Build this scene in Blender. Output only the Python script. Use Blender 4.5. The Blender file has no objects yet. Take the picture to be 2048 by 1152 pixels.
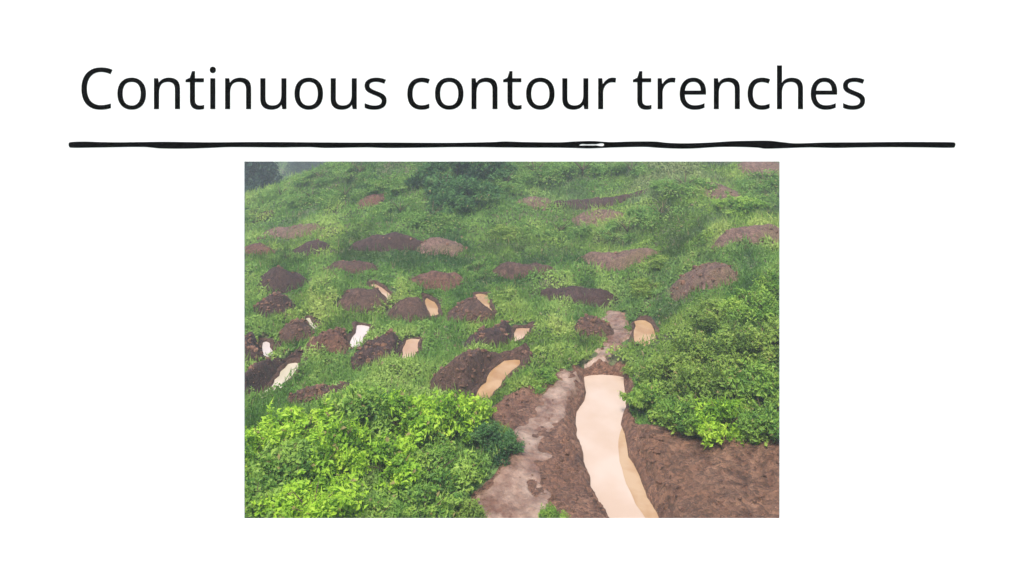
import bpy, math, random
import numpy as np
from mathutils import Vector
S = bpy.context.scene
C = S.collection
R = math.radians
rng = np.random.default_rng(7)
random.seed(7)

# ------------------------------------------------------------------ camera, sky, sun, exposure
EYE = 1.65                      # eye height above the lookout ground
cd = bpy.data.cameras.new('camera'); cam = bpy.data.objects.new('camera', cd); C.objects.link(cam)
cam.location = (0, 0, EYE); cam.rotation_euler = (R(90), 0, 0)
cd.sensor_width = 36; cd.lens = 1400/2048*36; cd.shift_y = -(576-50)/2048
cd.clip_start = 0.05; cd.clip_end = 2000
S.camera = cam
SUN_EL, SUN_AZ = 62, 200        # azimuth measured clockwise from +Y: the sun stands behind the camera
w = bpy.data.worlds.new('World'); S.world = w; w.use_nodes = True
sky = w.node_tree.nodes.new('ShaderNodeTexSky'); sky.sky_type = 'NISHITA'; sky.sun_disc = False
sky.sun_elevation = R(SUN_EL); sky.sun_rotation = R(SUN_AZ); sky.dust_density = 3; sky.air_density = 1.0; sky.ozone_density = 1
bg = w.node_tree.nodes['Background']; bg.inputs[1].default_value = 0.11
w.node_tree.links.new(sky.outputs[0], bg.inputs[0])
ld = bpy.data.lights.new('sun', 'SUN'); ld.energy = 2.1; ld.angle = R(9); ld.color = (1, .95, .88)
sun = bpy.data.objects.new('sun', ld); C.objects.link(sun)
sd_ = Vector((math.sin(R(SUN_AZ))*math.cos(R(SUN_EL)), math.cos(R(SUN_AZ))*math.cos(R(SUN_EL)), math.sin(R(SUN_EL))))
sun.rotation_euler = sd_.to_track_quat('Z', 'Y').to_euler(); sun.location = sd_*30
S.view_settings.view_transform = 'Standard'; S.view_settings.look = 'None'; S.view_settings.gamma = 1
S.view_settings.exposure = 1.0
try:
    S.cycles.volume_bounces = 1; S.cycles.max_bounces = 8; S.cycles.transparent_max_bounces = 8
except Exception: pass

# ------------------------------------------------------------------ numbers: noise, polygons, terrain
def ss(a, b, x):
    t = np.clip((x-a)/(b-a), 0, 1); return t*t*(3-2*t)
def _h(i, j, s):
    n = (i.astype(np.int64)*374761393 + j.astype(np.int64)*668265263 + s*974711) & 0x7fffffff
    n = ((n ^ (n >> 13))*1274126177) & 0x7fffffff
    n = (n ^ (n >> 16)) & 0xffff
    return n/65535.0
def vn(x, y, s=0):
    i = np.floor(x); j = np.floor(y); u = x-i; v = y-j
    u = u*u*(3-2*u); v = v*v*(3-2*v)
    a = _h(i, j, s); b = _h(i+1, j, s); c = _h(i, j+1, s); d = _h(i+1, j+1, s)
    return (a*(1-u)+b*u)*(1-v)+(c*(1-u)+d*u)*v - .5
def fbm(x, y, s=0, o=4, g=.5):
    r = 0; a = 1
    for k in range(o):
        r = r+a*vn(x*2**k+17.3*k, y*2**k-9.1*k, s+k); a *= g
    return r
def sdist(poly, x, y):
    """signed distance to a polygon, positive inside"""
    x = np.asarray(x, float); y = np.asarray(y, float)
    d = np.full(x.shape, 1e9); ins = np.zeros(x.shape, bool)
    n = len(poly)
    for k in range(n):
        ax, ay = poly[k]; bx, by = poly[(k+1) % n]
        ex, ey = bx-ax, by-ay; L = ex*ex+ey*ey+1e-12
        t = np.clip(((x-ax)*ex+(y-ay)*ey)/L, 0, 1)
        d = np.minimum(d, (x-ax-t*ex)**2+(y-ay-t*ey)**2)
        c = (ay > y) != (by > y)
        ins ^= c & (x < (bx-ax)*(y-ay)/(by-ay+1e-12)+ax)
    d = np.sqrt(d)
    return np.where(ins, d, -d)

PY = np.array([-300, 2.2, 2.9, 6.5, 8, 11, 14, 18, 22, 26, 35, 50, 60, 90, 300.])
PZ = np.array([-1.65, -1.65, -2.45, -5.3, -5.62, -5.6, -5.72, -5.65, -5.25, -4.7, -3, 0, .5, 1.0, 1.0])
_ty = np.arange(-5, 120, .1); _tz = np.interp(_ty, PY, PZ)
_k = np.ones(9)/9; _tz2 = np.convolve(np.pad(_tz, 4, mode='edge'), _k, 'valid')
_tz2 = np.where(_ty < 3.0, _tz, _tz2)
def base(x, y):
    z = np.interp(y, _ty, _tz2)
    # the planted bank rising on the right
    z = z+1.25*ss(1.3, 4.4, x-.04*y)*ss(6.9, 10.8, y)*(1-.6*ss(15, 24, y))
    z = z+.35*ss(-.6, -2.5, x)*ss(5, 7, y)*(1-ss(8.5, 11, y))
    # the slope sinks on the left, past a ridge the ground drops to the valley
    z = z-1.15*ss(-3.5, -9, x)*ss(15, 23, y)
    yr = 24+(x+9)*.9
    wv = ss(0, 9, y-yr)*ss(-2.5, -6.5, x)
    fl = -9.2-.13*(np.clip(y, 30, 120)-30)
    z = z*(1-wv)+fl*wv
    rough = ss(5, 8, y)
    z = z+rough*(.20*fbm(x*.55, y*.55, 3, 3)+.07*fbm(x*2.1, y*2.1, 11, 2)*ss(40, 20, y))*(1-.75*ss(1.4, .4, np.abs(x-.9))*ss(12, 10.5, y))
    # gentle terrace steps along the contours high on the slope
    z = z+.10*ss(18, 22, y)*np.sin((y+.25*x+1.2*fbm(x*.12, y*.12, 5, 2))*1.9)
    return z+EYE
def ray(px, py, f=None):
    """where the line of sight of a photo pixel meets the ground (the place things stand on)"""
    tx = (px-1024)/1400; tz = (py-50)/1400
    y = np.arange(5.2, 110, .02)
    z = (f or base)(tx*y, y)
    hit = np.argmax(EYE-tz*y <= z)
    return (tx*y[hit], y[hit])
def plane_pt(px, py, z):
    y = (EYE-z)/((py-50)/1400); return ((px-1024)/1400*y, y)
def densify(p, n=3, amp=.0, seed=0):
    out = []; r = random.Random(seed)
    for k in range(len(p)):
        a = p[k]; b = p[(k+1) % len(p)]; L = math.hypot(b[0]-a[0], b[1]-a[1])
        for q in range(n):
            t = q/n; o = r.uniform(-amp, amp)*L
            out.append((a[0]+(b[0]-a[0])*t-(b[1]-a[1])/max(L, 1e-6)*o, a[1]+(b[1]-a[1])*t+(b[0]-a[0])/max(L, 1e-6)*o))
    return out

def smooth_poly(p, n=3, amp=0, seed=0):
    a = np.array(densify(p, n, amp, seed))
    a = .12*np.roll(a, 1, 0)+.76*a+.12*np.roll(a, -1, 0)
    c = a.mean(0); return [tuple(v) for v in c+(a-c)*1.03]

# ------------------------------------------------------------------ materials
def mat(name):
    m = bpy.data.materials.new(name); m.use_nodes = True
    nt = m.node_tree; return m, nt, nt.nodes['Principled BSDF']
def N(nt, t, **k):
    n = nt.nodes.new(t)
    for a, b in k.items(): setattr(n, a, b)
    return n
def soil_mat(name, c1, c2, c3, rough=.85, bump=.5, scale=6., wet=0., cell=1.):
    c1, c2, c3 = [(a, b*.96, c_*.84) for a, b, c_ in (c1, c2, c3)]
    m, nt, p = mat(name)
    tc = N(nt, 'ShaderNodeTexCoord')
    n1 = N(nt, 'ShaderNodeTexNoise'); n1.inputs['Scale'].default_value = scale; n1.inputs['Detail'].default_value = 8; n1.inputs['Roughness'].default_value = .65
    n2 = N(nt, 'ShaderNodeTexNoise'); n2.inputs['Scale'].default_value = scale*.22; n2.inputs['Detail'].default_value = 3
    nt.links.new(tc.outputs['Object'], n1.inputs[0]); nt.links.new(tc.outputs['Object'], n2.inputs[0])
    r = N(nt, 'ShaderNodeValToRGB'); e = r.color_ramp.elements
    e[0].position = .36; e[0].color = (*c1, 1); e[1].position = .66; e[1].color = (*c2, 1)
    nt.links.new(n1.outputs[0], r.inputs[0])
    mx = N(nt, 'ShaderNodeMix', data_type='RGBA'); r2 = N(nt, 'ShaderNodeValToRGB')
    r2.color_ramp.elements[0].position = .46; r2.color_ramp.elements[1].position = .62
    nt.links.new(n2.outputs[0], r2.inputs[0]); nt.links.new(r2.outputs[0], mx.inputs[0])
    nt.links.new(r.outputs[0], mx.inputs[6]); mx.inputs[7].default_value = (*c3, 1)
    vo = N(nt, 'ShaderNodeTexVoronoi'); vo.inputs['Scale'].default_value = scale*4.2
    dst = N(nt, 'ShaderNodeVectorMath', operation='MULTIPLY_ADD'); dst.inputs[1].default_value = (.25, .25, .25)
    nt.links.new(n1.outputs['Color'], dst.inputs[0]); nt.links.new(tc.outputs['Object'], dst.inputs[2]); nt.links.new(dst.outputs[0], vo.inputs[0])
    bw = N(nt, 'ShaderNodeSeparateColor'); nt.links.new(vo.outputs['Color'], bw.inputs[0])
    mr = N(nt, 'ShaderNodeMapRange'); mr.inputs[3].default_value = 1-.42*cell; mr.inputs[4].default_value = 1+.46*cell
    nt.links.new(bw.outputs[0], mr.inputs[0])
    vm = N(nt, 'ShaderNodeVectorMath', operation='SCALE'); nt.links.new(mx.outputs[2], vm.inputs[0]); nt.links.new(mr.outputs[0], vm.inputs['Scale'])
    nt.links.new(vm.outputs[0], p.inputs['Base Color'])
    p.inputs['Roughness'].default_value = rough
    if wet:
        rr = N(nt, 'ShaderNodeMapRange'); rr.inputs[1].default_value = .4; rr.inputs[2].default_value = .6
        rr.inputs[3].default_value = rough; rr.inputs[4].default_value = wet
        nt.links.new(n2.outputs[0], rr.inputs[0]); nt.links.new(rr.outputs[0], p.inputs['Roughness'])
    b = N(nt, 'ShaderNodeBump'); b.inputs['Strength'].default_value = bump; b.inputs['Distance'].default_value = .04
    n3 = N(nt, 'ShaderNodeTexNoise'); n3.inputs['Scale'].default_value = scale*3; n3.inputs['Detail'].default_value = 6
    nt.links.new(tc.outputs['Object'], n3.inputs[0])
    ma = N(nt, 'ShaderNodeMath', operation='MULTIPLY_ADD'); ma.inputs[1].default_value = -.9*cell
    nt.links.new(vo.outputs['Distance'], ma.inputs[0]); nt.links.new(n3.outputs[0], ma.inputs[2])
    nt.links.new(ma.outputs[0], b.inputs['Height']); nt.links.new(b.outputs[0], p.inputs['Normal'])
    return m
def leaf_mat(name, transl=.35):
    m, nt, p = mat(name)
    a = N(nt, 'ShaderNodeAttribute', attribute_name='leaf_colour')
    nt.links.new(a.outputs['Color'], p.inputs['Base Color'])
    p.inputs['Roughness'].default_value = .55; p.inputs['Specular IOR Level'].default_value = .3
    t = N(nt, 'ShaderNodeBsdfTranslucent'); nt.links.new(a.outputs['Color'], t.inputs[0])
    mx = N(nt, 'ShaderNodeMixShader'); mx.inputs[0].default_value = transl
    out = nt.nodes['Material Output']
    nt.links.new(p.outputs[0], mx.inputs[1]); nt.links.new(t.outputs[0], mx.inputs[2]); nt.links.new(mx.outputs[0], out.inputs[0])
    return m
def water_mat(name, c1, c2, s=1.2):
    m, nt, p = mat(name)
    tc = N(nt, 'ShaderNodeTexCoord'); n = N(nt, 'ShaderNodeTexNoise'); n.inputs['Scale'].default_value = s; n.inputs['Detail'].default_value = 3
    r = N(nt, 'ShaderNodeValToRGB'); e = r.color_ramp.elements
    e[0].position = .4; e[0].color = (*c1, 1); e[1].position = .6; e[1].color = (*c2, 1)
    nt.links.new(tc.outputs['Object'], n.inputs[0]); nt.links.new(n.outputs[0], r.inputs[0]); nt.links.new(r.outputs[0], p.inputs['Base Color'])
    p.inputs['Roughness'].default_value = .18; p.inputs['IOR'].default_value = 1.33
    b = N(nt, 'ShaderNodeBump'); b.inputs['Strength'].default_value = .12; b.inputs['Distance'].default_value = .01
    n3 = N(nt, 'ShaderNodeTexNoise'); n3.inputs['Scale'].default_value = 7
    nt.links.new(tc.outputs['Object'], n3.inputs[0]); nt.links.new(n3.outputs[0], b.inputs['Height']); nt.links.new(b.outputs[0], p.inputs['Normal'])
    return m
M = {}
M['ground'] = soil_mat('grassy_earth', (.035, .075, .02), (.10, .19, .05), (.10, .105, .055), .9, .6, 5)
M['soil_dark'] = soil_mat('dark_purple_soil', (.038, .019, .019), (.110, .060, .056), (.070, .036, .033), .85, .8, 9)
M['soil_red'] = soil_mat('red_brown_soil', (.085, .036, .027), (.25, .125, .095), (.17, .080, .055), .8, .8, 9)
M['soil_brown'] = soil_mat('brown_soil', (.058, .030, .025), (.175, .095, .076), (.115, .062, .047), .85, .8, 9)
M['soil_pink'] = soil_mat('pinkish_soil', (.12, .068, .058), (.31, .19, .165), (.20, .135, .09), .8, .8, 9)
M['bank'] = soil_mat('cut_bank_soil', (.095, .042, .026), (.27, .150, .105), (.19, .095, .060), .8, .8, 6)
M['bare'] = soil_mat('trodden_clods', (.10, .042, .028), (.32, .175, .125), (.20, .10, .068), .7, .9, 6)
M['path'] = soil_mat('wet_trodden_mud', (.15, .075, .052), (.44, .32, .275), (.17, .085, .06), .38, .8, 3.2, .10, .3)
M['reflection_tint'] = None
M['leaf'] = leaf_mat('leaves')
M['stem'] = soil_mat('woody_stem', (.06, .045, .02), (.12, .09, .05), (.08, .06, .03), .8, .4, 20)
M['water_pale'] = water_mat('pale_silty_water', (.53, .395, .30), (.58, .46, .375), 1.2)
M['water_white'] = water_mat('milky_water', (.58, .50, .47), (.66, .58, .54))
M['water_cream'] = water_mat('cream_water', (.50, .44, .32), (.62, .55, .45))
M['water_orange'] = water_mat('orange_silty_water', (.38, .215, .10), (.48, .31, .17), 2.5)
M['water_peach'] = water_mat('peach_silty_water', (.44, .27, .17), (.56, .40, .28))
M['reflection_tint'] = water_mat('shallow_reflection', (.42, .26, .14), (.49, .34, .21), 3)  # orange of the shallows and the bank's reflection, painted into the colour
m, nt, p = mat('white_board_paint'); p.inputs['Base Color'].default_value = (.92, .92, .92, 1); p.inputs['Roughness'].default_value = .9; p.inputs['Specular IOR Level'].default_value = .1
M['board'] = m
m, nt, p = mat('black_paint'); p.inputs['Base Color'].default_value = (.0015, .0015, .0015, 1); p.inputs['Roughness'].default_value = 1; p.inputs['Specular IOR Level'].default_value = 0
M['black'] = m
m, nt, p = mat('galvanised_steel'); p.inputs['Base Color'].default_value = (.4, .41, .42, 1); p.inputs['Metallic'].default_value = .8; p.inputs['Roughness'].default_value = .5
M['steel'] = m

# ------------------------------------------------------------------ mesh helpers
def link(name, me, m=None, parent=None):
    o = bpy.data.objects.new(name, me); C.objects.link(o)
    if m: me.materials.append(m)
    if parent: o.parent = parent
    return o
def tag(o, label=None, cat=None, group=None, kind=None):
    if label: o['label'] = label
    if cat: o['category'] = cat
    if group: o['group'] = group
    if kind: o['kind'] = kind
    return o
def empty(name, loc, rz=0):
    o = bpy.data.objects.new(name, None); C.objects.link(o); o.location = loc; o.rotation_euler = (0, 0, rz); o.empty_display_size = .2
    return o
def np_mesh(name, co, faces, smooth=True):
    me = bpy.data.meshes.new(name); k = faces.shape[1]
    me.vertices.add(len(co)); me.vertices.foreach_set('co', co.astype(np.float32).ravel())
    me.loops.add(faces.size); me.loops.foreach_set('vertex_index', faces.astype(np.int32).ravel())
    me.polygons.add(len(faces)); me.polygons.foreach_set('loop_start', np.arange(0, faces.size, k, dtype=np.int32))
    me.polygons.foreach_set('use_smooth', np.full(len(faces), smooth))
    me.update(calc_edges=True); return me
def grid_mesh(name, X, Y, Z, keep=None):
    ny, nx = X.shape; idx = np.arange(nx*ny).reshape(ny, nx)
    f = np.stack([idx[:-1, :-1], idx[:-1, 1:], idx[1:, 1:], idx[1:, :-1]], -1).reshape(-1, 4)
    if keep is not None:
        kf = (keep[:-1, :-1] | keep[:-1, 1:] | keep[1:, 1:] | keep[1:, :-1]).reshape(-1); f = f[kf]
    co = np.stack([X, Y, Z], -1).reshape(-1, 3)
    used = np.unique(f); remap = np.zeros(len(co), int); remap[used] = np.arange(len(used))
    return np_mesh(name, co[used], remap[f])

# ------------------------------------------------------------------ pools and mounds, traced on the ground
# pool: photo outline, depth of the water under the ground, material, category words
POOLS = [
 dict(px=[(1170,757),(1205,753),(1245,757),(1249,800),(1240,850),(1255,915),(1278,968),(1298,1008),(1320,1050),(1385,1170),(1290,1170),(1230,1050),(1205,1010),(1185,970),(1174,925),(1158,872),(1154,838),(1172,805)],
      dep=.14, m='water_pale', label='long pale peach flooded trench in the foreground between muddy path and red soil bank'),
 dict(px=[(742,569),(757,571),(775,586),(784,600),(776,601),(766,588)], dep=.03, m='water_peach', label='thin curved peach sliver of water on the first mound of the row of three'),
 dict(px=[(849,597),(862,600),(874,617),(875,632),(862,636),(860,615)], dep=.03, m='water_orange', label='curved tan strip of water on the middle mound of the row of three'),
 dict(px=[(951,588),(972,590),(989,626),(974,630)], dep=.03, m='water_orange', label='straight tan strip of water on the rounded rightmost mound of the row of three'),
 dict(px=[(612,637),(622,636),(636,660),(628,664)], dep=.03, m='water_cream', label='very small cream sliver of water on a little brown mound at left'),
 dict(px=[(714,651),(734,654),(729,675),(712,698),(696,700),(706,675)], dep=.03, m='water_white', label='bright white leaning strip of water beside a red-brown mound'),
 dict(px=[(527,684),(541,687),(543,710),(534,721),(527,715)], dep=.03, m='water_white', label='short upright white strip of water near the left edge'),
 dict(px=[(577,728),(596,727),(592,747),(562,780),(518,803),(513,797),(545,775),(558,752)], dep=.04, m='water_cream', label='long narrow whitish slanting water strip at the lower left'),
 dict(px=[(814,680),(838,679),(834,705),(818,724),(797,735),(796,728),(808,708)], dep=.03, m='water_peach', label='pinkish cream water strip beside the dark pointed mound left of centre'),
 dict(px=[(1034,657),(1060,657),(1054,669),(1038,684),(1029,686)], dep=.03, m='water_peach', label='small peach water patch at the top end of the narrow dark ridge'),
 dict(px=[(1008,723),(1040,721),(1026,742),(1008,760),(990,780),(976,800),(951,797),(966,772),(985,748)], dep=.05, m='water_orange', label='orange slanting water strip beside the largest brown mound'),
 dict(px=[(1270,643),(1290,642),(1306,652),(1308,680),(1302,696),(1283,696),(1272,672)], dep=.05, m='water_orange', label='upright orange pool above the end of the muddy path'),
]
for i, P in enumerate(POOLS):
    cx = sum(a for a, b in P['px'])/len(P['px']); cy = sum(b for a, b in P['px'])/len(P['px'])
    if i == 0: cy = 800
    g = ray(cx, cy); P['z'] = float(base(np.array(g[0]), np.array(g[1])))-P['dep']
    P['w'] = smooth_poly([plane_pt(a, b, P['z']) for a, b in P['px']], 3, .10 if i else .06, i)
def pitted(x, y):
    """the ground with the trenches dug into it"""
    z = base(x, y)
    for P in POOLS:
        a = np.array(P['w']); x0, y0 = a.min(0)-.5; x1, y1 = a.max(0)+.5
        m_ = (x > x0) & (x < x1) & (y > y0) & (y < y1)
        if not m_.any(): continue
        s = sdist(P['w'], x[m_], y[m_]); zz = z[m_]
        t = ss(-.20, -.04, s)
        lip = P['z']+.015+.02*fbm(x[m_]*6, y[m_]*6, 131, 2)
        zz = zz*(1-t)+np.minimum(zz, lip)*t              # near bank cut down to just above the water
        q = ss(-.035, .03, s); zz = zz*(1-q)+np.minimum(zz, P['z']-.14)*q
        z[m_] = zz
    return z
# bare areas of the foreground, traced the same way
def trace(pts): return [ray(a, b) for a, b in pts]
BARE = trace([(975,815),(1010,790),(1060,765),(1120,745),(1160,730),(1190,728),(1215,738),(1262,742),(1272,760),(1262,800),(1272,850),(1330,900),(1420,1150),(860,1150),(935,990),(1000,920),(1025,868),(985,845)])
BANK = trace([(1258,845),(1300,850),(1360,862),(1430,868),(1500,866),(1580,874),(1720,900),(1850,1150),(1380,1150),(1322,1040),(1280,960),(1258,900)])
PATH = trace([(1128,750),(1158,734),(1192,706),(1208,668),(1215,625),(1256,622),(1264,668),(1246,708),(1206,742),(1172,768),(1158,800),(1122,852),(1100,872),(1094,920),(1100,975),(1096,1040),(1060,1150),(860,1150),(925,1045),(970,968),(1012,892),(1026,866),(1052,842),(1066,800),(1096,770)])

# mound: left and right end of its foot in the photo (px,py each), width of the foot in m, height in m
MOUNDS = [
 ((505,438),(545,432),.50,.22,'soil_dark','small dark mound highest at the left edge, below the dark trees'),
 ((526,474),(638,460),.85,.22,'soil_pink','flat pinkish red mound high at the left'),
 ((588,506),(658,496),.70,.30,'soil_dark','dark purple mound just below the flat pinkish red one'),
 ((470,512),(542,508),.70,.34,'soil_red','reddish mound cut by the left edge, level with the dark purple one'),
 ((716,496),(840,494),.70,.34,'soil_dark','wide flat dark mound in the upper middle left'),
 ((838,500),(925,502),.65,.28,'soil_pink','faded pinkish mound touching the right end of the wide dark mound'),
 ((650,542),(748,540),.60,.26,'soil_brown','low purplish brown mound half hidden by weeds'),
 ((522,566),(608,566),.75,.40,'soil_dark','rounded dark mound under a green strip at the far left'),
 ((822,566),(922,564),.60,.28,'soil_red','low red-brown mound above the row of three wet mounds'),
 ((990,546),(1110,546),.60,.26,'soil_brown','low wide brown mound in the middle, alone in the grass'),
 ((512,620),(588,620),.65,.40,'soil_dark','dark rounded mound below the other round one at the far left'),
 ((680,612),(784,600),.85,.34,'soil_brown','brown mound with a thin curved water edge, first of the row of three'),
 ((782,632),(866,622),.75,.34,'soil_brown','brown mound with a curved tan water edge, middle of the row of three'),
 ((905,630),(992,632),.95,.42,'soil_brown','rounded brown mound with a straight tan water strip, last of the row of three'),
 ((560,674),(626,664),.60,.32,'soil_brown','small brown mound with the very small water sliver'),
 ((622,706),(722,676),.70,.42,'soil_red','red-brown mound beside the bright white water strip'),
 ((460,730),(548,690),.60,.42,'soil_dark','dark mound cut by the left edge beside the upright white water'),
 ((450,808),(590,716),.55,.40,'soil_dark','long narrow dark ridge slanting along the whitish water at lower left'),
 ((716,736),(828,686),.62,.40,'soil_dark','dark pointed mound with pinkish cream water, left of centre'),
 ((932,704),(1058,652),.46,.34,'soil_dark','narrow dark ridge directly behind the largest brown mound'),
 ((872,788),(1046,714),.66,.46,'soil_brown','largest brown mound, beside the orange slanting water'),
 ((582,802),(715,784),.40,.20,'soil_brown','low broken brown mound behind the bright green bushes'),
 ((1172,518),(1306,512),.62,.24,'soil_pink','wide pinkish mound on the right of the slope'),
 ((1350,576),(1462,562),.62,.34,'soil_pink','tall pink heap of clods in front of a dark hollow'),
 ((1440,492),(1600,480),.75,.36,'soil_pink','purplish grey mound cut by the right edge'),
 ((1092,590),(1226,604),.55,.30,'soil_dark','dark mound with thin pale crest right of centre'),
 ((1152,674),(1222,664),.62,.36,'soil_brown','purple mound crossed by the end of the muddy path'),
 ((1040,410),(1105,406),.9,.22,'soil_pink','faint pinkish patch of soil left of the dark contour trench'),
 ((1150,440),(1240,432),.8,.20,'soil_pink','faint tan patch of soil below the dark contour trench'),
 ((1112,412),(1290,388),.55,.24,'soil_dark','long dark mound standing for the shadow of a contour trench crossing the upper slope right of the middle'),  # trench shadow put in as a long mound of dark soil colour
 ((1415,392),(1470,386),1.2,.35,'soil_pink','small grey heap high at the upper right'),
 ((1490,345),(1580,340),1.6,.4,'soil_pink','greyish purple patch of soil in the top right corner'),
 ((720,405),(765,402),.7,.24,'soil_red','faint reddish patch among bushes high on the left slope'),
]
WM = []
MOUNDS = [(a, b, wd*1.4, h, mt, lab) for a, b, wd, h, mt, lab in MOUNDS]
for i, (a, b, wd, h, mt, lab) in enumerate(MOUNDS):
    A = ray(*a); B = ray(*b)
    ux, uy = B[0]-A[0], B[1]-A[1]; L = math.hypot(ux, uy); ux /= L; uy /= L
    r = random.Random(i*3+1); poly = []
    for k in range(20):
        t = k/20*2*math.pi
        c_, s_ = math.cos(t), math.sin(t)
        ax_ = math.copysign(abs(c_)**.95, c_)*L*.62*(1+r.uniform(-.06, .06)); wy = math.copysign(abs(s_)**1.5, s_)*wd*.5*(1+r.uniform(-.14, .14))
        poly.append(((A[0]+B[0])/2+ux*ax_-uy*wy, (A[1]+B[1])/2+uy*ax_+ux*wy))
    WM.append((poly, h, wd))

# ------------------------------------------------------------------ the ground: one sheet to the horizon
def axis(pieces):
    out = []
    for a, b, st in pieces: out += list(np.arange(a, b-1e-6, st))
    return out
gx = [0.]; st = .055
while gx[-1] < 200:
    if gx[-1] > 4.2: st *= 1.03
    gx.append(gx[-1]+st)
gx = np.array([-v for v in gx[:0:-1]]+gx)
gy = list(np.arange(-120, 0, 8.))+list(np.arange(0, 2., .4))+list(np.arange(2., 6.5, .1))+list(np.arange(6.5, 15.5, .055)); st = .055
while gy[-1] < 250:
    st *= 1.014; gy.append(gy[-1]+st)
X, Y = np.meshgrid(gx, np.array(gy))
ground = link('ground', grid_mesh('ground', X, Y, pitted(X, Y)), M['ground']); tag(ground, kind='structure')

def patch(name, poly, res, off, m, soft=.0, pad=.12, surf=pitted):
    """a body of soil that follows the ground inside a traced outline; off(sd, x, y) is its rise above the ground"""
    a = np.array(poly); x0, y0 = a.min(0)-pad; x1, y1 = a.max(0)+pad
    X, Y = np.meshgrid(np.arange(x0, x1, res), np.arange(y0, y1, res))
    s = sdist(poly, X, Y)+.08*soft*fbm(X*4, Y*4, 21, 3)
    return link(name, grid_mesh(name, X, Y, surf(X, Y)+off(s, X, Y), s > -.03), m)
def clods(x, y, a=1.): return a*(.030*np.abs(fbm(x*7, y*7, 31, 3))+.022*fbm(x*17, y*17, 41, 2))
def in_pool(x, y, grow=0.):
    k = np.zeros(x.shape, bool)
    for P in POOLS:
        a = np.array(P['w']); x0, y0 = a.min(0)-.4; x1, y1 = a.max(0)+.4
        m_ = (x > x0) & (x < x1) & (y > y0) & (y < y1)
        if m_.any(): k[m_] |= sdist(P['w'], x[m_], y[m_]) > -grow
    return k
def shrink_pool(x, y, far=.07):
    """0 over the water, 1 away from it"""
    d = np.ones(x.shape)
    for P in POOLS:
        a = np.array(P['w']); x0, y0 = a.min(0)-.6; x1, y1 = a.max(0)+.6
        m_ = (x > x0) & (x < x1) & (y > y0) & (y < y1)
        if m_.any(): d[m_] = np.minimum(d[m_], ss(.0, far, -sdist(P['w'], x[m_], y[m_])))
    return d
bare = patch('bare_soil', BARE, .03, lambda s, x, y: -.02+.05*ss(-.02, .12, s)*shrink_pool(x, y)+(clods(x, y, 1.4))*ss(0, .1, s)*shrink_pool(x, y)*(.12+.88*ss(.10, -.10, sdist(PATH, x, y))), M['bare'], 1.5)
tag(bare, kind='structure')
bank = patch('soil_bank', BANK, .03, lambda s, x, y: -.02+(.12*ss(-.02, .25, s)+clods(x, y, 1.3))*shrink_pool(x, y), M['bank'], 1.5)
tag(bank, kind='structure')
path = patch('muddy_path', PATH, .03, lambda s, x, y: -.010+.056*ss(-.02, .08, s)*shrink_pool(x, y)+.04*fbm(x*2.6, y*2.6, 51, 4)*ss(0, .08, s), M['path'], 4.2)
tag(path, kind='structure')

for i, (P) in enumerate(POOLS):
    a = np.array(P['w']); a2 = [tuple(v) for v in a]
    cx, cy = a.mean(0)
    # grow the sheet slightly so that its edge lies inside the banks
    me = bpy.data.meshes.new('flooded_trench'); vs = []
    n = len(a2)
    for k in range(n):
        p0 = np.array(a2[k-1]); p1 = np.array(a2[k]); p2 = np.array(a2[(k+1) % n]); t = p2-p0; t /= (np.linalg.norm(t)+1e-9)
        nrm = np.array([t[1], -t[0]])
        q = p1+nrm*.02
        if sdist(P['w'], np.array([q[0]]), np.array([q[1]]))[0] > 0: q = p1-nrm*.02
        vs.append((q[0]-cx, q[1]-cy, 0))
    me.from_pydata(vs, [], [list(range(n))]); me.update()
    if me.polygons[0].normal.z < 0: me.flip_normals()
    o = link('flooded_trench', me, M[P['m']]); o.location = (cx, cy, P['z'])
    tag(o, P['label'], 'flooded trench', 'water-filled trenches on the slope')

trs = [o for o in C.objects if o.name.startswith('flooded_trench')]
for P, o in zip(POOLS, trs):
    a = np.array(P['w']); c = a.mean(0); big_ = P is POOLS[0]
    g = .11 if not big_ else .16
    x0, y0 = a.min(0)-g-.1; x1, y1 = a.max(0)+g+.1; X, Y = np.meshgrid(np.arange(x0, x1, .022), np.arange(y0, y1, .022))
    sx = sdist(P['w'], X, Y); gg = g*(1+.9*fbm(X*5, Y*5, 141, 2))
    u = -sx/gg                                      # 0 at the water, 1 at the outer edge
    Z = pitted(X, Y)+.012+(.055 if big_ else .025)*np.sin(np.clip(u, 0, 1)*math.pi)+clods(X, Y, .9 if big_ else .5)*ss(0, .3, u)-.05*ss(.8, 1.05, u)
    b = link('trench_bank', grid_mesh('trench_bank', X-c[0], Y-c[1], Z-P['z'], (sx < .05) & (u < 1.1)), M['bare' if big_ else 'soil_brown'], o)
# an orange sheet puts the bank's reflection into the big trench's shallow right edge
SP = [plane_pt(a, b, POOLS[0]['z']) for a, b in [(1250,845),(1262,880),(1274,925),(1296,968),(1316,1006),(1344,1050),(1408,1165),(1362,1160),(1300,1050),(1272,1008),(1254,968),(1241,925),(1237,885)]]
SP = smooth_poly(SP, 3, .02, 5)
me = bpy.data.meshes.new('reflection_strip'); me.from_pydata([(a, b, 0) for a, b in SP], [], [list(range(len(SP)))]); me.update()
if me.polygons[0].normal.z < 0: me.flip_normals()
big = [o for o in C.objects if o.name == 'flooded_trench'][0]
refl_strip = link('reflection_strip', me, M['reflection_tint'], big); refl_strip.location = (-big.location.x, -big.location.y, .004)

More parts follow.
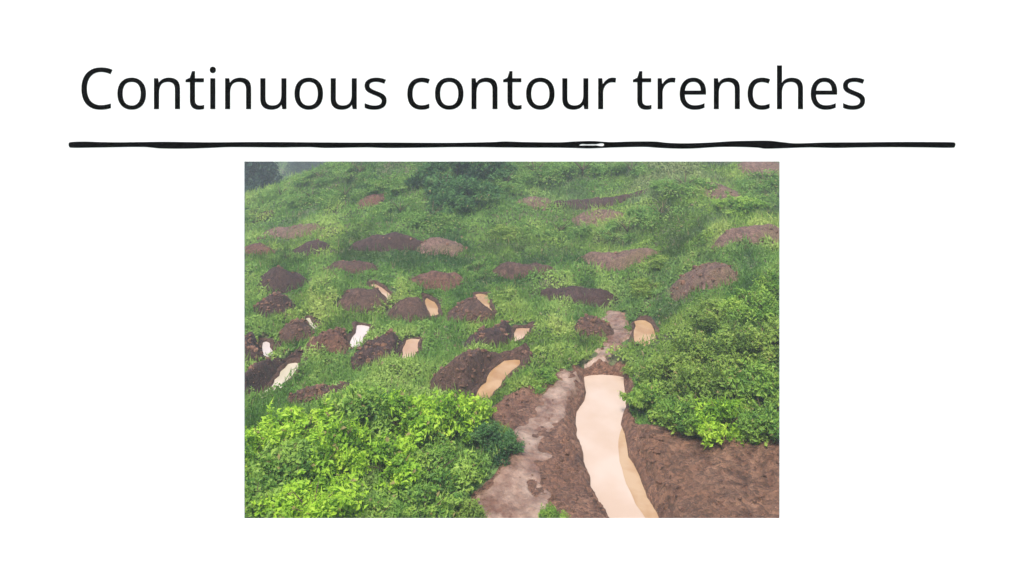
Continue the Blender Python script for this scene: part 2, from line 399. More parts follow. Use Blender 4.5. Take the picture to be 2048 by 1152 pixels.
for i, ((poly, h, wd), spec) in enumerate(zip(WM, MOUNDS)):
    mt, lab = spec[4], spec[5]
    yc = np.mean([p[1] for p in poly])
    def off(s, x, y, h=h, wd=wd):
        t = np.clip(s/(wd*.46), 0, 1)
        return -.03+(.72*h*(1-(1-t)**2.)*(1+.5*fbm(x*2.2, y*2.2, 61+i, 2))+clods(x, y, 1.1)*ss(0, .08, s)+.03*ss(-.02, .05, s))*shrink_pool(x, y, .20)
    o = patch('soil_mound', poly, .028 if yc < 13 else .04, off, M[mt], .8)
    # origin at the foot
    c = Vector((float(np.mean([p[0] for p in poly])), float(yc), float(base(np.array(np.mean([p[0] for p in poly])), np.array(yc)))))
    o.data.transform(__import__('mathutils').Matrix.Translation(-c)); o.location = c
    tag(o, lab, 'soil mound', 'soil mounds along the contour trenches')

# ------------------------------------------------------------------ foliage
def leaves(name, c, nrm, ln, wd, col, m=None, fold=.25, ax=None, asel=None):
    """many small pointed leaves, four corners each, as one mesh"""
    n = len(c); r = rng.normal(size=(n, 3))
    a = np.cross(nrm, r); a /= np.linalg.norm(a, axis=1, keepdims=True)+1e-9
    if ax is not None: a = np.where(asel[:, None], ax, a)
    b = np.cross(nrm, a); b /= np.linalg.norm(b, axis=1, keepdims=True)+1e-9
    ln = ln[:, None]; wd = wd[:, None]
    up = nrm*wd*fold
    v = np.stack([c-a*ln*.5, c+b*wd*.5+up, c+a*ln*.5-up*.8, c-b*wd*.5+up], 1).reshape(-1, 3)
    f = np.arange(n*4).reshape(n, 4)
    me = np_mesh(name, v, f, False)
    at = me.attributes.new('leaf_colour', 'FLOAT_COLOR', 'FACE')
    at.data.foreach_set('color', np.concatenate([col, np.ones((n, 1))], 1).astype(np.float32).ravel())
    if m: me.materials.append(m)
    return me
def br(p, f=1.45, y=1.0): return [(a*f*y, b*f, c*f*.9) for a, b, c in p]
def mixc(stops, t):
    """colour from a list of stops, t 0..1"""
    st = np.array(stops, float); k = np.clip(t, 0, 1)*(len(st)-1); i = np.minimum(k.astype(int), len(st)-2); f = (k-i)[:, None]
    return st[i]*(1-f)+st[i+1]*f
PAL_SLOPE = [(.055, .14, .030), (.12, .265, .045), (.19, .35, .07), (.26, .43, .095), (.36, .51, .12)]
PAL_BRIGHT = [(.06, .17, .012), (.19, .38, .025), (.34, .58, .04), (.46, .68, .055), (.54, .72, .09)]
PAL_MID = br([(.035, .10, .018), (.085, .19, .03), (.15, .27, .045), (.22, .34, .06), (.30, .40, .08)])
PAL_OLIVE = br([(.05, .09, .018), (.10, .17, .03), (.16, .25, .045), (.22, .31, .065), (.30, .36, .10)])
PAL_DARK = [(.03, .09, .032), (.055, .15, .045), (.09, .22, .06), (.13, .28, .08), (.19, .33, .10)]
PAL_TREE = [(.012, .035, .03), (.018, .05, .04), (.03, .075, .05), (.04, .095, .06), (.05, .11, .07)]

def bare_mask(x, y):
    """True where nothing grows"""
    j = .10*fbm(x*3.2, y*3.2, 71, 3)
    k = in_pool(x, y, .09)
    for poly, sft in ((BARE, .02), (BANK, .03), (PATH, .02)):
        a = np.array(poly); x0, y0 = a.min(0)-.3; x1, y1 = a.max(0)+.3
        m_ = (x > x0) & (x < x1) & (y > y0) & (y < y1)
        if m_.any(): k[m_] |= sdist(poly, x[m_], y[m_])+2*j[m_] > sft
    for poly, h, wd in WM:
        a = np.array(poly); x0, y0 = a.min(0)-.3; x1, y1 = a.max(0)+.3
        m_ = (x > x0) & (x < x1) & (y > y0) & (y < y1)
        if m_.any():
            yc_ = np.mean([q[1] for q in poly]); lim = .05+(rng.random(m_.sum()) < (.12 if yc_ < 15.5 else .30 if yc_ < 19 else .5))*9
            k[m_] |= sdist(poly, x[m_], y[m_])+2.2*j[m_] > lim
    return k
def cover(n, tmax, y0, y1, pw, sz):
    u = rng.random(n); y = (y0**(1-pw)+u*(y1**(1-pw)-y0**(1-pw)))**(1/(1-pw))
    t = (rng.random(n)*2-1)*tmax; x = t*y
    k = ~bare_mask(x, y)
    # thin, patchy turf: fewer leaves where the noise is low
    k &= (fbm(x*1.3, y*1.3, 81, 3)+rng.random(n)*.9) > .02
    x, y = x[k], y[k]; n = len(x)
    lump = fbm(x*1.7, y*1.7, 91, 3); big = fbm(x*.35, y*.35, 95, 3)
    gap = fbm(x*2.6, y*2.6, 111, 2)
    hgt = np.clip(.055+.30*lump+.14*big+.12*gap+.10*vn(x*34/(y+2), y*24/(y+2), 151), .012, .38)*(.55+.45*rng.random(n))
    z = base(x, y)+hgt*np.sqrt(rng.random(n))
    nrm = rng.normal(size=(n, 3))*.55+np.array([0, -.15, 1.]); nrm /= np.linalg.norm(nrm, axis=1, keepdims=True)
    s = sz(y)*(.6+.8*rng.random(n))
    fr = 34/(y+2); clump = vn(x*fr, y*fr*.7, 151)+.6*vn(x*fr*2.1, y*fr*1.5, 161)
    tt = .46+.8*lump+.8*big+.62*clump+.24*(rng.random(n)-.5)
    col = mixc(PAL_SLOPE, tt)
    ol = ss(-.05, .25, fbm(x*.5, y*.5, 99, 3)+.25*ss(.05, .3, x/y)*ss(12, 20, y)-.05)[:, None]
    col = col*(1-.7*ol)+mixc(PAL_OLIVE, tt)*.7*ol
    gr = (.6*ss(10, 24, y)*ss(-.05, .25, x/y)*ss(-.15, .2, fbm(x*.7, y*.7, 103, 3)))[:, None]
    col = col*(1-gr)+np.array([[.22, .25, .17]])*(.6+.8*rng.random(n))[:, None]*gr
    dry = (rng.random(n) < .03)[:, None]
    col = np.where(dry, np.array([[.30, .24, .13]]), col)
    bl = rng.random(n) < .22
    ax = rng.normal(size=(n, 3))*.35+np.array([0, 0, 1.]); ax /= np.linalg.norm(ax, axis=1, keepdims=True)
    wdt = np.where(bl, s*.20, s*(.35+.25*rng.random(n))); s = np.where(bl, s*2.3, s); z = np.where(bl, z+.35*s, z)
    nb_ = rng.normal(size=(n, 3)); nb_[:, 2] = .2; nb_ = np.where(bl[:, None], nb_, nrm); nb_ /= np.linalg.norm(nb_, axis=1, keepdims=True)
    return np.stack([x, y, z], 1), nb_, s, wdt, col, ax, bl
parts = [cover(340000, .47, 6.8, 27, 1.3, lambda y: .026+.003*y), cover(80000, .47, 22, 48, .8, lambda y: .05+.002*y), cover(150000, 1.0, 5.5, 40, 1.1, lambda y: .04+.003*y), cover(60000, .5, 45, 110, .6, lambda y: .10+.003*y)]
A = [np.concatenate([q[k] for q in parts]) for k in range(7)]
cov = link('ground_cover', leaves('ground_cover', *A[:5], None, .25, A[5], A[6]), M['leaf'])
tag(cov, 'low green weeds and grass covering the slope between the soil mounds', 'weeds', kind='stuff')

# tufts: long upright blades along the terrace edges
def crown(name, n, pal, leaf, seed, flat=.75, nb=16, spike=.2, asp=.5, spread=.40):
    """a shrub's foliage, about one metre across, standing on z = 0"""
    r = np.random.default_rng(seed); cs = []
    for k in range(nb):
        a = r.uniform(0, 2*math.pi); d = math.sqrt(r.uniform(0, 1))*spread
        cs.append((math.cos(a)*d, math.sin(a)*d, flat*(.12+.42*r.random()*(1.15-1.5*d)), .06+.14*r.random()))
    cs = np.array(cs); k = r.integers(0, nb, n); c = cs[k]
    d = r.normal(size=(n, 3)); d[:, 2] = np.abs(d[:, 2])*1.1-.35; d /= np.linalg.norm(d, axis=1, keepdims=True)
    rad = c[:, 3]*(.35+.65*r.random(n)**.6)*(1+.9*vn(d[:, 0]*2.2+k*3.1, d[:, 1]*2.2+d[:, 2]*1.7, seed))
    p = c[:, :3]+d*rad[:, None]*np.array([1.15, 1.15, 1.05])
    # leafy shoots standing out of the crown, each a line of leaves
    ns = 42; sb = np.array([cs[r.integers(0, nb), :3] for _ in range(ns)]); sdr = r.normal(size=(ns, 3))*.45+np.array([0, 0, .8]); sdr /= np.linalg.norm(sdr, axis=1, keepdims=True)
    sp = r.random(n) < spike; m = sp.sum(); q = r.integers(0, ns, m); t = r.random(m)
    p[sp] = sb[q]+sdr[q]*(t*(.16+.14*(q % 7)/7))[:, None]+r.normal(size=(m, 3))*.022
    p[:, 2] = np.maximum(p[:, 2], .01)
    nn = d*.5+r.normal(size=(n, 3))*.55+np.array([0, 0, .5]); nn /= np.linalg.norm(nn, axis=1, keepdims=True)
    s = leaf*(.45+1.1*r.random(n)**1.5)
    tint = r.random(nb)[k]; tint[sp] = .75
    col = mixc(pal, .12+.62*tint+.25*(r.random(n)-.4)+.55*vn(p[:, 0]*7+p[:, 2]*4, p[:, 1]*7, seed))
    brn = (r.random(n) < .02)[:, None]; col = np.where(brn, np.array([[.32, .27, .10]]), col)
    bl = r.random(n) < .15; ax = d*.6+np.array([0, 0, .7]); ax /= np.linalg.norm(ax, axis=1, keepdims=True)
    nn = np.where(bl[:, None], np.cross(ax, r.normal(size=(n, 3))), nn); nn /= np.linalg.norm(nn, axis=1, keepdims=True)+1e-9
    wd = np.where(bl, s*.25, s*asp*(.8+.4*r.random(n))); s = np.where(bl, s*2.2, s)
    return leaves(name, p, nn, s, wd, col, M['leaf'], .25, ax, bl)
def stem_mesh(name, hh=.35, r0=.02, nb=5, seed=0):
    """a short stem that forks into a few limbs"""
    r = random.Random(seed); vs = []; fs = []
    def tube(a, b, ra, rb):
        d = (b-a).normalized(); u = d.orthogonal().normalized(); v = d.cross(u); o = len(vs)
        for q, rr in ((a, ra), (b, rb)):
            for k in range(6):
                t = k/6*2*math.pi; vs.append(q+u*math.cos(t)*rr+v*math.sin(t)*rr)
        for k in range(6): fs.append((o+k, o+(k+1) % 6, o+6+(k+1) % 6, o+6+k))
    base_ = Vector((0, 0, -.05)); top = Vector((0, 0, hh*.35)); tube(base_, top, r0, r0*.8)
    for k in range(nb):
        t = k/nb*6.28+r.uniform(-.4, .4); e = top+Vector((math.cos(t)*.22, math.sin(t)*.22, hh*r.uniform(.5, 1)))
        mid = top.lerp(e, .5)+Vector((0, 0, .03)); tube(top, mid, r0*.7, r0*.45); tube(mid, e, r0*.45, r0*.2)
    me = bpy.data.meshes.new(name); me.from_pydata([tuple(v) for v in vs], [], fs); me.update(); me.materials.append(M['stem'])
    return me
STEM = [stem_mesh('stem', .4, .018, 5, k) for k in range(2)]
KIND = {
 'bright': [crown('foliage', 6500, PAL_BRIGHT, .058, 10+k, .8, 17, .20, .55) for k in range(3)],
 'mid':    [crown('foliage', 6200, PAL_MID, .056, 20+k, .75, 17, .25, .5) for k in range(3)],
 'olive':  [crown('foliage', 6200, PAL_OLIVE, .052, 30+k, .7, 17, .25, .5) for k in range(2)],
 'slope':  [crown('foliage', 5000, PAL_SLOPE, .045, 50+k, .5, 26, .35, .45, .52) for k in range(3)],
 'dark':   [crown('foliage', 6500, PAL_DARK, .048, 40+k, .95, 15, .2, .5) for k in range(2)],
}
def shrub(px, py, wpx, tall, kind, label, group, name='leafy_shrub', cat='shrub', seed=0):
    """px, py: where its foot meets the ground; wpx: its width in the photo; tall: height over width"""
    r = random.Random(seed+int(px*3+py)); x, y = ray(px, py)
    z = float(base(np.array(x), np.array(y))); s = wpx/1400*y*1.05
    e = empty(name, (x, y, z-.02), r.uniform(0, 6.28)); e.scale = (s*r.uniform(.9, 1.25), s*r.uniform(.85, 1.1), s*tall*r.uniform(.85, 1.15))
    f = bpy.data.objects.new('foliage', r.choice(KIND[kind])); C.objects.link(f); f.parent = e
    t = bpy.data.objects.new('stem', r.choice(STEM)); C.objects.link(t); t.parent = e
    tag(e, label, cat, group)
    return e
G1 = 'bright green bushes in the left foreground'
for k, (a, b, w_, t_, kd, lab) in enumerate([
 (508, 925, 150, .85, 'bright', 'bright yellow-green bush cut by the left edge, top of the foreground thicket'),
 (600, 900, 165, .80, 'bright', 'bright bush just below the low broken brown mound'),
 (705, 868, 170, .85, 'mid', 'mid green bush at the back of the foreground thicket, between two brighter ones'),
 (800, 875, 165, .95, 'bright', 'brightest yellow-green bush, right of centre in the foreground thicket'),
 (905, 868, 150, .90, 'bright', 'yellow-green bush at the foot of the largest brown mound'),
 (985, 905, 100, .75, 'dark', 'dark green bush at the edge of the bare soil beside the muddy path'),
 (560, 975, 180, .80, 'mid', 'mid green bush second from the left edge in the middle of the thicket'),
 (665, 955, 170, .90, 'bright', 'bright bush in the very middle of the foreground thicket'),
 (770, 960, 175, .80, 'bright', 'broad bright bush directly below the brightest one'),
 (875, 965, 170, .75, 'mid', 'mid green bush between the thicket and the dark bush'),
 (505, 1050, 170, .80, 'mid', 'darker green bush in the bottom left corner'),
 (625, 1055, 180, .80, 'bright', 'bright bush at the bottom edge, second from the corner'),
 (745, 1062, 170, .65, 'mid', 'shaded green bush at the bottom of the thicket'),
 (850, 1055, 175, .80, 'mid', 'loose mid green bush at the bottom edge near the muddy path'),
 (925, 1045, 110, .75, 'olive', 'olive green bush hanging over the left side of the wet path'),
 (560, 1140, 190, .8, 'mid', 'bush below the picture edge at bottom left'),
 (720, 1150, 190, .8, 'bright', 'bush below the picture edge at bottom centre'),
 (880, 1150, 170, .8, 'mid', 'bush below the picture edge beside the path'),
 (1105, 1050, 70, .8, 'mid', 'small tuft of green growing in the mud at the bottom, left of the pale trench'),
]):
    if b > 1100: continue
    shrub(a, b, w_, t_, kd, lab, G1, seed=k)
G2 = 'green bushes on the bank at the right'
for k, (a, b, w_, t_, kd, lab) in enumerate([
 (1305, 822, 120, .75, 'mid', 'low bush beside the top end of the pale foreground trench'),
 (1385, 858, 140, .85, 'mid', 'green bush overhanging the left end of the red soil bank'),
 (1455, 872, 125, .9, 'bright', 'bright leafy bush hanging over the middle of the red soil bank'),
 (1530, 868, 130, .85, 'mid', 'dense bush at the right edge just above the red soil bank'),
 (1350, 775, 130, .75, 'olive', 'flat olive bush on the bank between the orange pool and the right edge'),
 (1440, 795, 140, .85, 'olive', 'olive green bush in the middle of the right bank'),
 (1525, 795, 140, .9, 'mid', 'bush at the right edge, next above the dense one'),
 (1390, 715, 120, .7, 'olive', 'olive bush on the bank level with the orange pool'),
 (1470, 720, 140, .75, 'olive', 'olive bush higher on the right bank'),
 (1545, 705, 130, .85, 'olive', 'broad olive bush at the right edge, halfway up the bank'),
 (1440, 645, 120, .65, 'olive', 'olive bush near the top of the right bank, below the pink heap'),
 (1510, 640, 130, .8, 'mid', 'green bush near the top of the right bank'),
 (1550, 585, 110, .75, 'mid', 'green bush at the right edge, top of the bank'),
 (1266, 742, 55, .5, 'olive', 'small olive green clump at the top right corner of the pale foreground trench'),
 (1075, 765, 80, .5, 'mid', 'small green clump between the orange slanting water and the bare soil'),
 (1290, 590, 90, .6, 'olive', 'olive green clump above the orange pool'),
]):
    shrub(a, b, w_, t_, kd, lab, G2, seed=100+k)
G3 = 'bushes high on the slope'
for k, (a, b, w_, t_, kd, lab) in enumerate([
 (515, 435, 70, .6, 'slope', 'light green bush at the left edge below the dark trees'),
 (560, 395, 80, .6, 'slope', 'green bush on the left shoulder of the slope'),
 (622, 400, 90, .6, 'slope', 'bush beside a brighter one high on the left'),
 (690, 398, 90, .7, 'slope', 'light green bush above the faint reddish patch'),
 (640, 360, 80, .6, 'slope', 'bush on the skyline of the slope at upper left'),
 (720, 352, 90, .6, 'slope', 'bush at the top edge, left of the dark trees'),
 (780, 375, 90, .6, 'slope', 'yellowish green bush near the top, left of the dark group'),
 (800, 430, 100, .6, 'slope', 'bush above the wide flat dark mound'),
 (865, 440, 100, .6, 'slope', 'lowest bush of the dark green group'),
 (890, 395, 110, .8, 'dark', 'tall dark green bush, left one of the dark group at the top'),
 (945, 410, 110, .75, 'dark', 'tall dark green bush, middle one of the dark group at the top'),
 (915, 352, 130, .9, 'dark', 'dark green bush at the top edge above the dark group'),
 (860, 372, 110, .9, 'dark', 'dark green bush at the upper left of the dark group'),
 (975, 360, 120, .85, 'dark', 'dark green bush at the upper right of the dark group'),
 (900, 428, 100, .6, 'dark', 'low dark bush at the foot of the dark group'),
 (1010, 375, 110, .6, 'slope', 'green bush to the right of the dark group'),
 (1070, 355, 110, .6, 'slope', 'light green bush at the top edge in the middle'),
 (1010, 470, 90, .4, 'olive', 'flat olive clump on the open slope in the middle'),
 (1165, 350, 120, .6, 'slope', 'bush at the top edge above the dark contour trench'),
 (1265, 350, 110, .6, 'slope', 'bush at the top edge, right of the dark contour trench'),
 (1120, 470, 90, .6, 'slope', 'clump below the faint tan patch of soil'),
 (1255, 470, 100, .6, 'slope', 'clump of green right above the wide pale pinkish mound'),
 (1320, 440, 110, .6, 'slope', 'rounded bush right of the dark contour trench'),
 (1370, 380, 110, .6, 'slope', 'light green bush left of the small grey heap'),
 (1480, 425, 120, .5, 'mid', 'dark green bush above the purplish grey mound'),
 (1545, 410, 110, .6, 'slope', 'green bush at the right edge, upper part of the slope'),
 (1530, 375, 110, .6, 'slope', 'topmost green bush at the right edge'),
 (575, 520, 55, .6, 'slope', 'bright clump between the two mounds at the far left'),
 (680, 492, 50, .6, 'slope', 'small vivid green clump left of the wide flat dark mound'),
 (648, 580, 70, .6, 'slope', 'clump left of the first wet mound of the row'),
 (955, 545, 70, .6, 'slope', 'clump between the red-brown and the low wide brown mound'),
 (1010, 590, 70, .6, 'slope', 'clump right of the last wet mound of the row'),
 (510, 650, 60, .6, 'slope', 'clump at the left edge under the dark rounded mound'),
 (655, 735, 70, .6, 'slope', 'clump under the red-brown mound with white water'),
 (1330, 530, 70, .5, 'olive', 'olive clump between the wide pinkish mound and the pink heap'),
]):
    shrub(a, b, w_, t_, kd, lab, G3, seed=200+k)

# loose clods lying on the bare soil
def clod_field():
    import bmesh
    bm = bmesh.new(); bmesh.ops.create_icosphere(bm, subdivisions=1, radius=1); bm.verts.ensure_lookup_table()
    tv = np.array([v.co[:] for v in bm.verts]); tf = np.array([[v.index for v in f.verts] for f in bm.faces]); bm.free()
    pts = []
    areas = [(BARE, 1300, .014), (BANK, 500, .013), (PATH, 60, .010)]+[(poly, int(10+110*(np.mean([q[1] for q in poly]) < 14)), .018) for poly, h, wd in WM]
    dg = bpy.context.evaluated_depsgraph_get()
    for poly, n, sz in areas:
        a = np.array(poly); lo, hi = a.min(0), a.max(0); p_ = lo+(hi-lo)*rng.random((n*2, 2))
        k = (sdist(poly, p_[:, 0], p_[:, 1]) > .03) & ~in_pool(p_[:, 0], p_[:, 1], .06)
        for x, y in p_[k][:n]:
            hit, loc, nn, _i, ob, _m = S.ray_cast(dg, (x, y, EYE+3), (0, 0, -1))
            if hit and (poly is not BARE or sdist(PATH, x, y) < -.03) and ob.name.split('.')[0] in ('ground', 'bare_soil', 'soil_bank', 'muddy_path', 'soil_mound'): pts.append((x, y, loc.z, sz))
    P_ = np.array(pts); n = len(P_); s_ = P_[:, 3]*(.45+rng.random(n)**3*2.2)
    v = tv[None]*(1+.30*rng.normal(size=(n, len(tv), 1)))*s_[:, None, None]*(np.array([1, 1, .7])+.25*rng.normal(size=(n, 1, 3)))+P_[:, None, :3]+np.array([0, 0, .2])*s_[:, None, None]
    f = (tf[None]+(np.arange(n)*len(tv))[:, None, None]).reshape(-1, 3)
    o = link('soil_clods', np_mesh('soil_clods', v.reshape(-1, 3), f, False), M['bare'])
    tag(o, 'loose reddish clods scattered over the dug soil', 'clods', kind='stuff')
clod_field()

# trees beyond the ridge, top left
def tree_mesh(seed, n=9000):
    r = np.random.default_rng(seed); tz = r.random(n)**.8
    lay = np.floor(tz*9)/9; rad = (1-lay)*.34+.05+.05*r.random(n)
    a = r.random(n)*2*math.pi; rr = rad*np.sqrt(r.random(n))*(1+.25*np.sin(a*5+lay*20))
    p = np.stack([np.cos(a)*rr, np.sin(a)*rr, .12+tz*.9-rr*.25], 1)
    nn = r.normal(size=(n, 3))*.5+np.stack([np.cos(a)*.5, np.sin(a)*.5, np.full(n, .7)], 1); nn /= np.linalg.norm(nn, axis=1, keepdims=True)
    s = .045*(.6+.8*r.random(n)); col = mixc(PAL_TREE, .2+.6*r.random(n))
    return leaves('crown', p, nn, s, s*.5, col, M['leaf'])
def trunk_mesh():
    vs = []; fs = []
    for k in range(9):
        z = k/8*.95; rr = .018*(1-z*.85)
        for q in range(8):
            t = q/8*6.283; vs.append((math.cos(t)*rr+.006*math.sin(k), math.sin(t)*rr, z))
    for k in range(8):
        for q in range(8): fs.append((k*8+q, k*8+(q+1) % 8, k*8+8+(q+1) % 8, k*8+8+q))
    for k in range(2, 8):
        for q in range(3):
            t = k*2.1+q*2.09; z = k/8*.95; L = (1-z)*.28+.04; o = len(vs)
            u = (math.cos(t), math.sin(t)); v = (-u[1]*.004, u[0]*.004)
            vs += [(v[0], v[1], z), (-v[0], -v[1], z), (u[0]*L, u[1]*L, z-.02), (0, 0, z+.01)]
            fs += [(o, o+1, o+2), (o+1, o+3, o+2), (o+3, o, o+2)]
    me = bpy.data.meshes.new('trunk'); me.from_pydata(vs, [], fs); me.materials.append(M['stem']); return me
TM = [tree_mesh(300+k) for k in range(2)]; TR = trunk_mesh()
for k, (px, yy, h, lab) in enumerate([
 (485, 34, 5.6, 'dark blue-green tree cut by the left edge of the view'),
 (512, 36, 4.4, 'smaller dark tree beside the one at the left edge, its right neighbour'),
 (462, 38, 6.5, 'dark tree mostly outside the left edge of the view'),
 (596, 62, 3.0, 'distant dark tree at the top, left of the skyline'),
 (632, 64, 3.8, 'distant dark tree in the middle of the far row'),
 (668, 60, 4.6, 'distant dark tree nearest the skyline bush'),
]):
    x = (px-1024)/1400*yy; z = float(base(np.array(x), np.array(float(yy))))
    e = empty('dark_tree', (x, yy, z-.1), k*1.3); e.scale = (h*.95, h*.95, h)
    for nm, me in (('crown', TM[k % 2]), ('trunk', TR)):
        o = bpy.data.objects.new(nm, me); C.objects.link(o); o.parent = e
    tag(e, lab, 'tree', 'dark trees beyond the ridge')

# ------------------------------------------------------------------ the white board with its heading and viewing opening
D = 2.0                                               # it stands two metres in front of the eye
def bp(px, py): return ((px-1024)/1400*D, EYE-(py-50)/1400*D)   # a point on its face
x0, z1 = bp(488.5, 323); x1, z0 = bp(1559.5, 1038)
XL, XR, ZB, ZT, TH = -3.4, 3.4, 0.0, EYE+.95, .04
board = empty('display_board', (0, D, 0))
tag(board, 'large white board with black heading, hand-drawn black line and a rectangular opening onto the slope', 'display board')
c = .035                                              # the opening widens towards the back so its edge is thin and crisp
def ring(y, g): return [(x0-g, y, z0-g), (x1+g, y, z0-g), (x1+g, y, z1+g), (x0-g, y, z1+g)]
def outer(y): return [(XL, y, ZB), (XR, y, ZB), (XR, y, ZT), (XL, y, ZT)]
vs = outer(0)+ring(0, 0)+ring(.003, 0)+ring(TH, c)+outer(TH); fs = []
for k in range(4):
    n = (k+1) % 4
    fs += [(k, n, 4+n, 4+k), (4+k, 4+n, 8+n, 8+k), (8+k, 8+n, 12+n, 12+k), (12+k, 12+n, 16+n, 16+k), (16+k, 16+n, n, k)]
me = bpy.data.meshes.new('panel'); me.from_pydata(vs, [], fs); me.update()
panel = link('panel', me, M['board'], board)
for xx in (-3.0, -1.35, 1.45, 3.0):
    me = bpy.data.meshes.new('post'); a, b_ = xx-.04, xx+.04; q = [(a, TH+.002), (b_, TH+.002), (b_, TH+.082), (a, TH+.082)]
    me.from_pydata([(x, y, -.5) for x, y in q]+[(x, y, ZT-.1) for x, y in q], [], [(0, 1, 5, 4), (1, 2, 6, 5), (2, 3, 7, 6), (3, 0, 4, 7), (4, 5, 6, 7), (3, 2, 1, 0)])
    link('post', me, M['steel'], board)
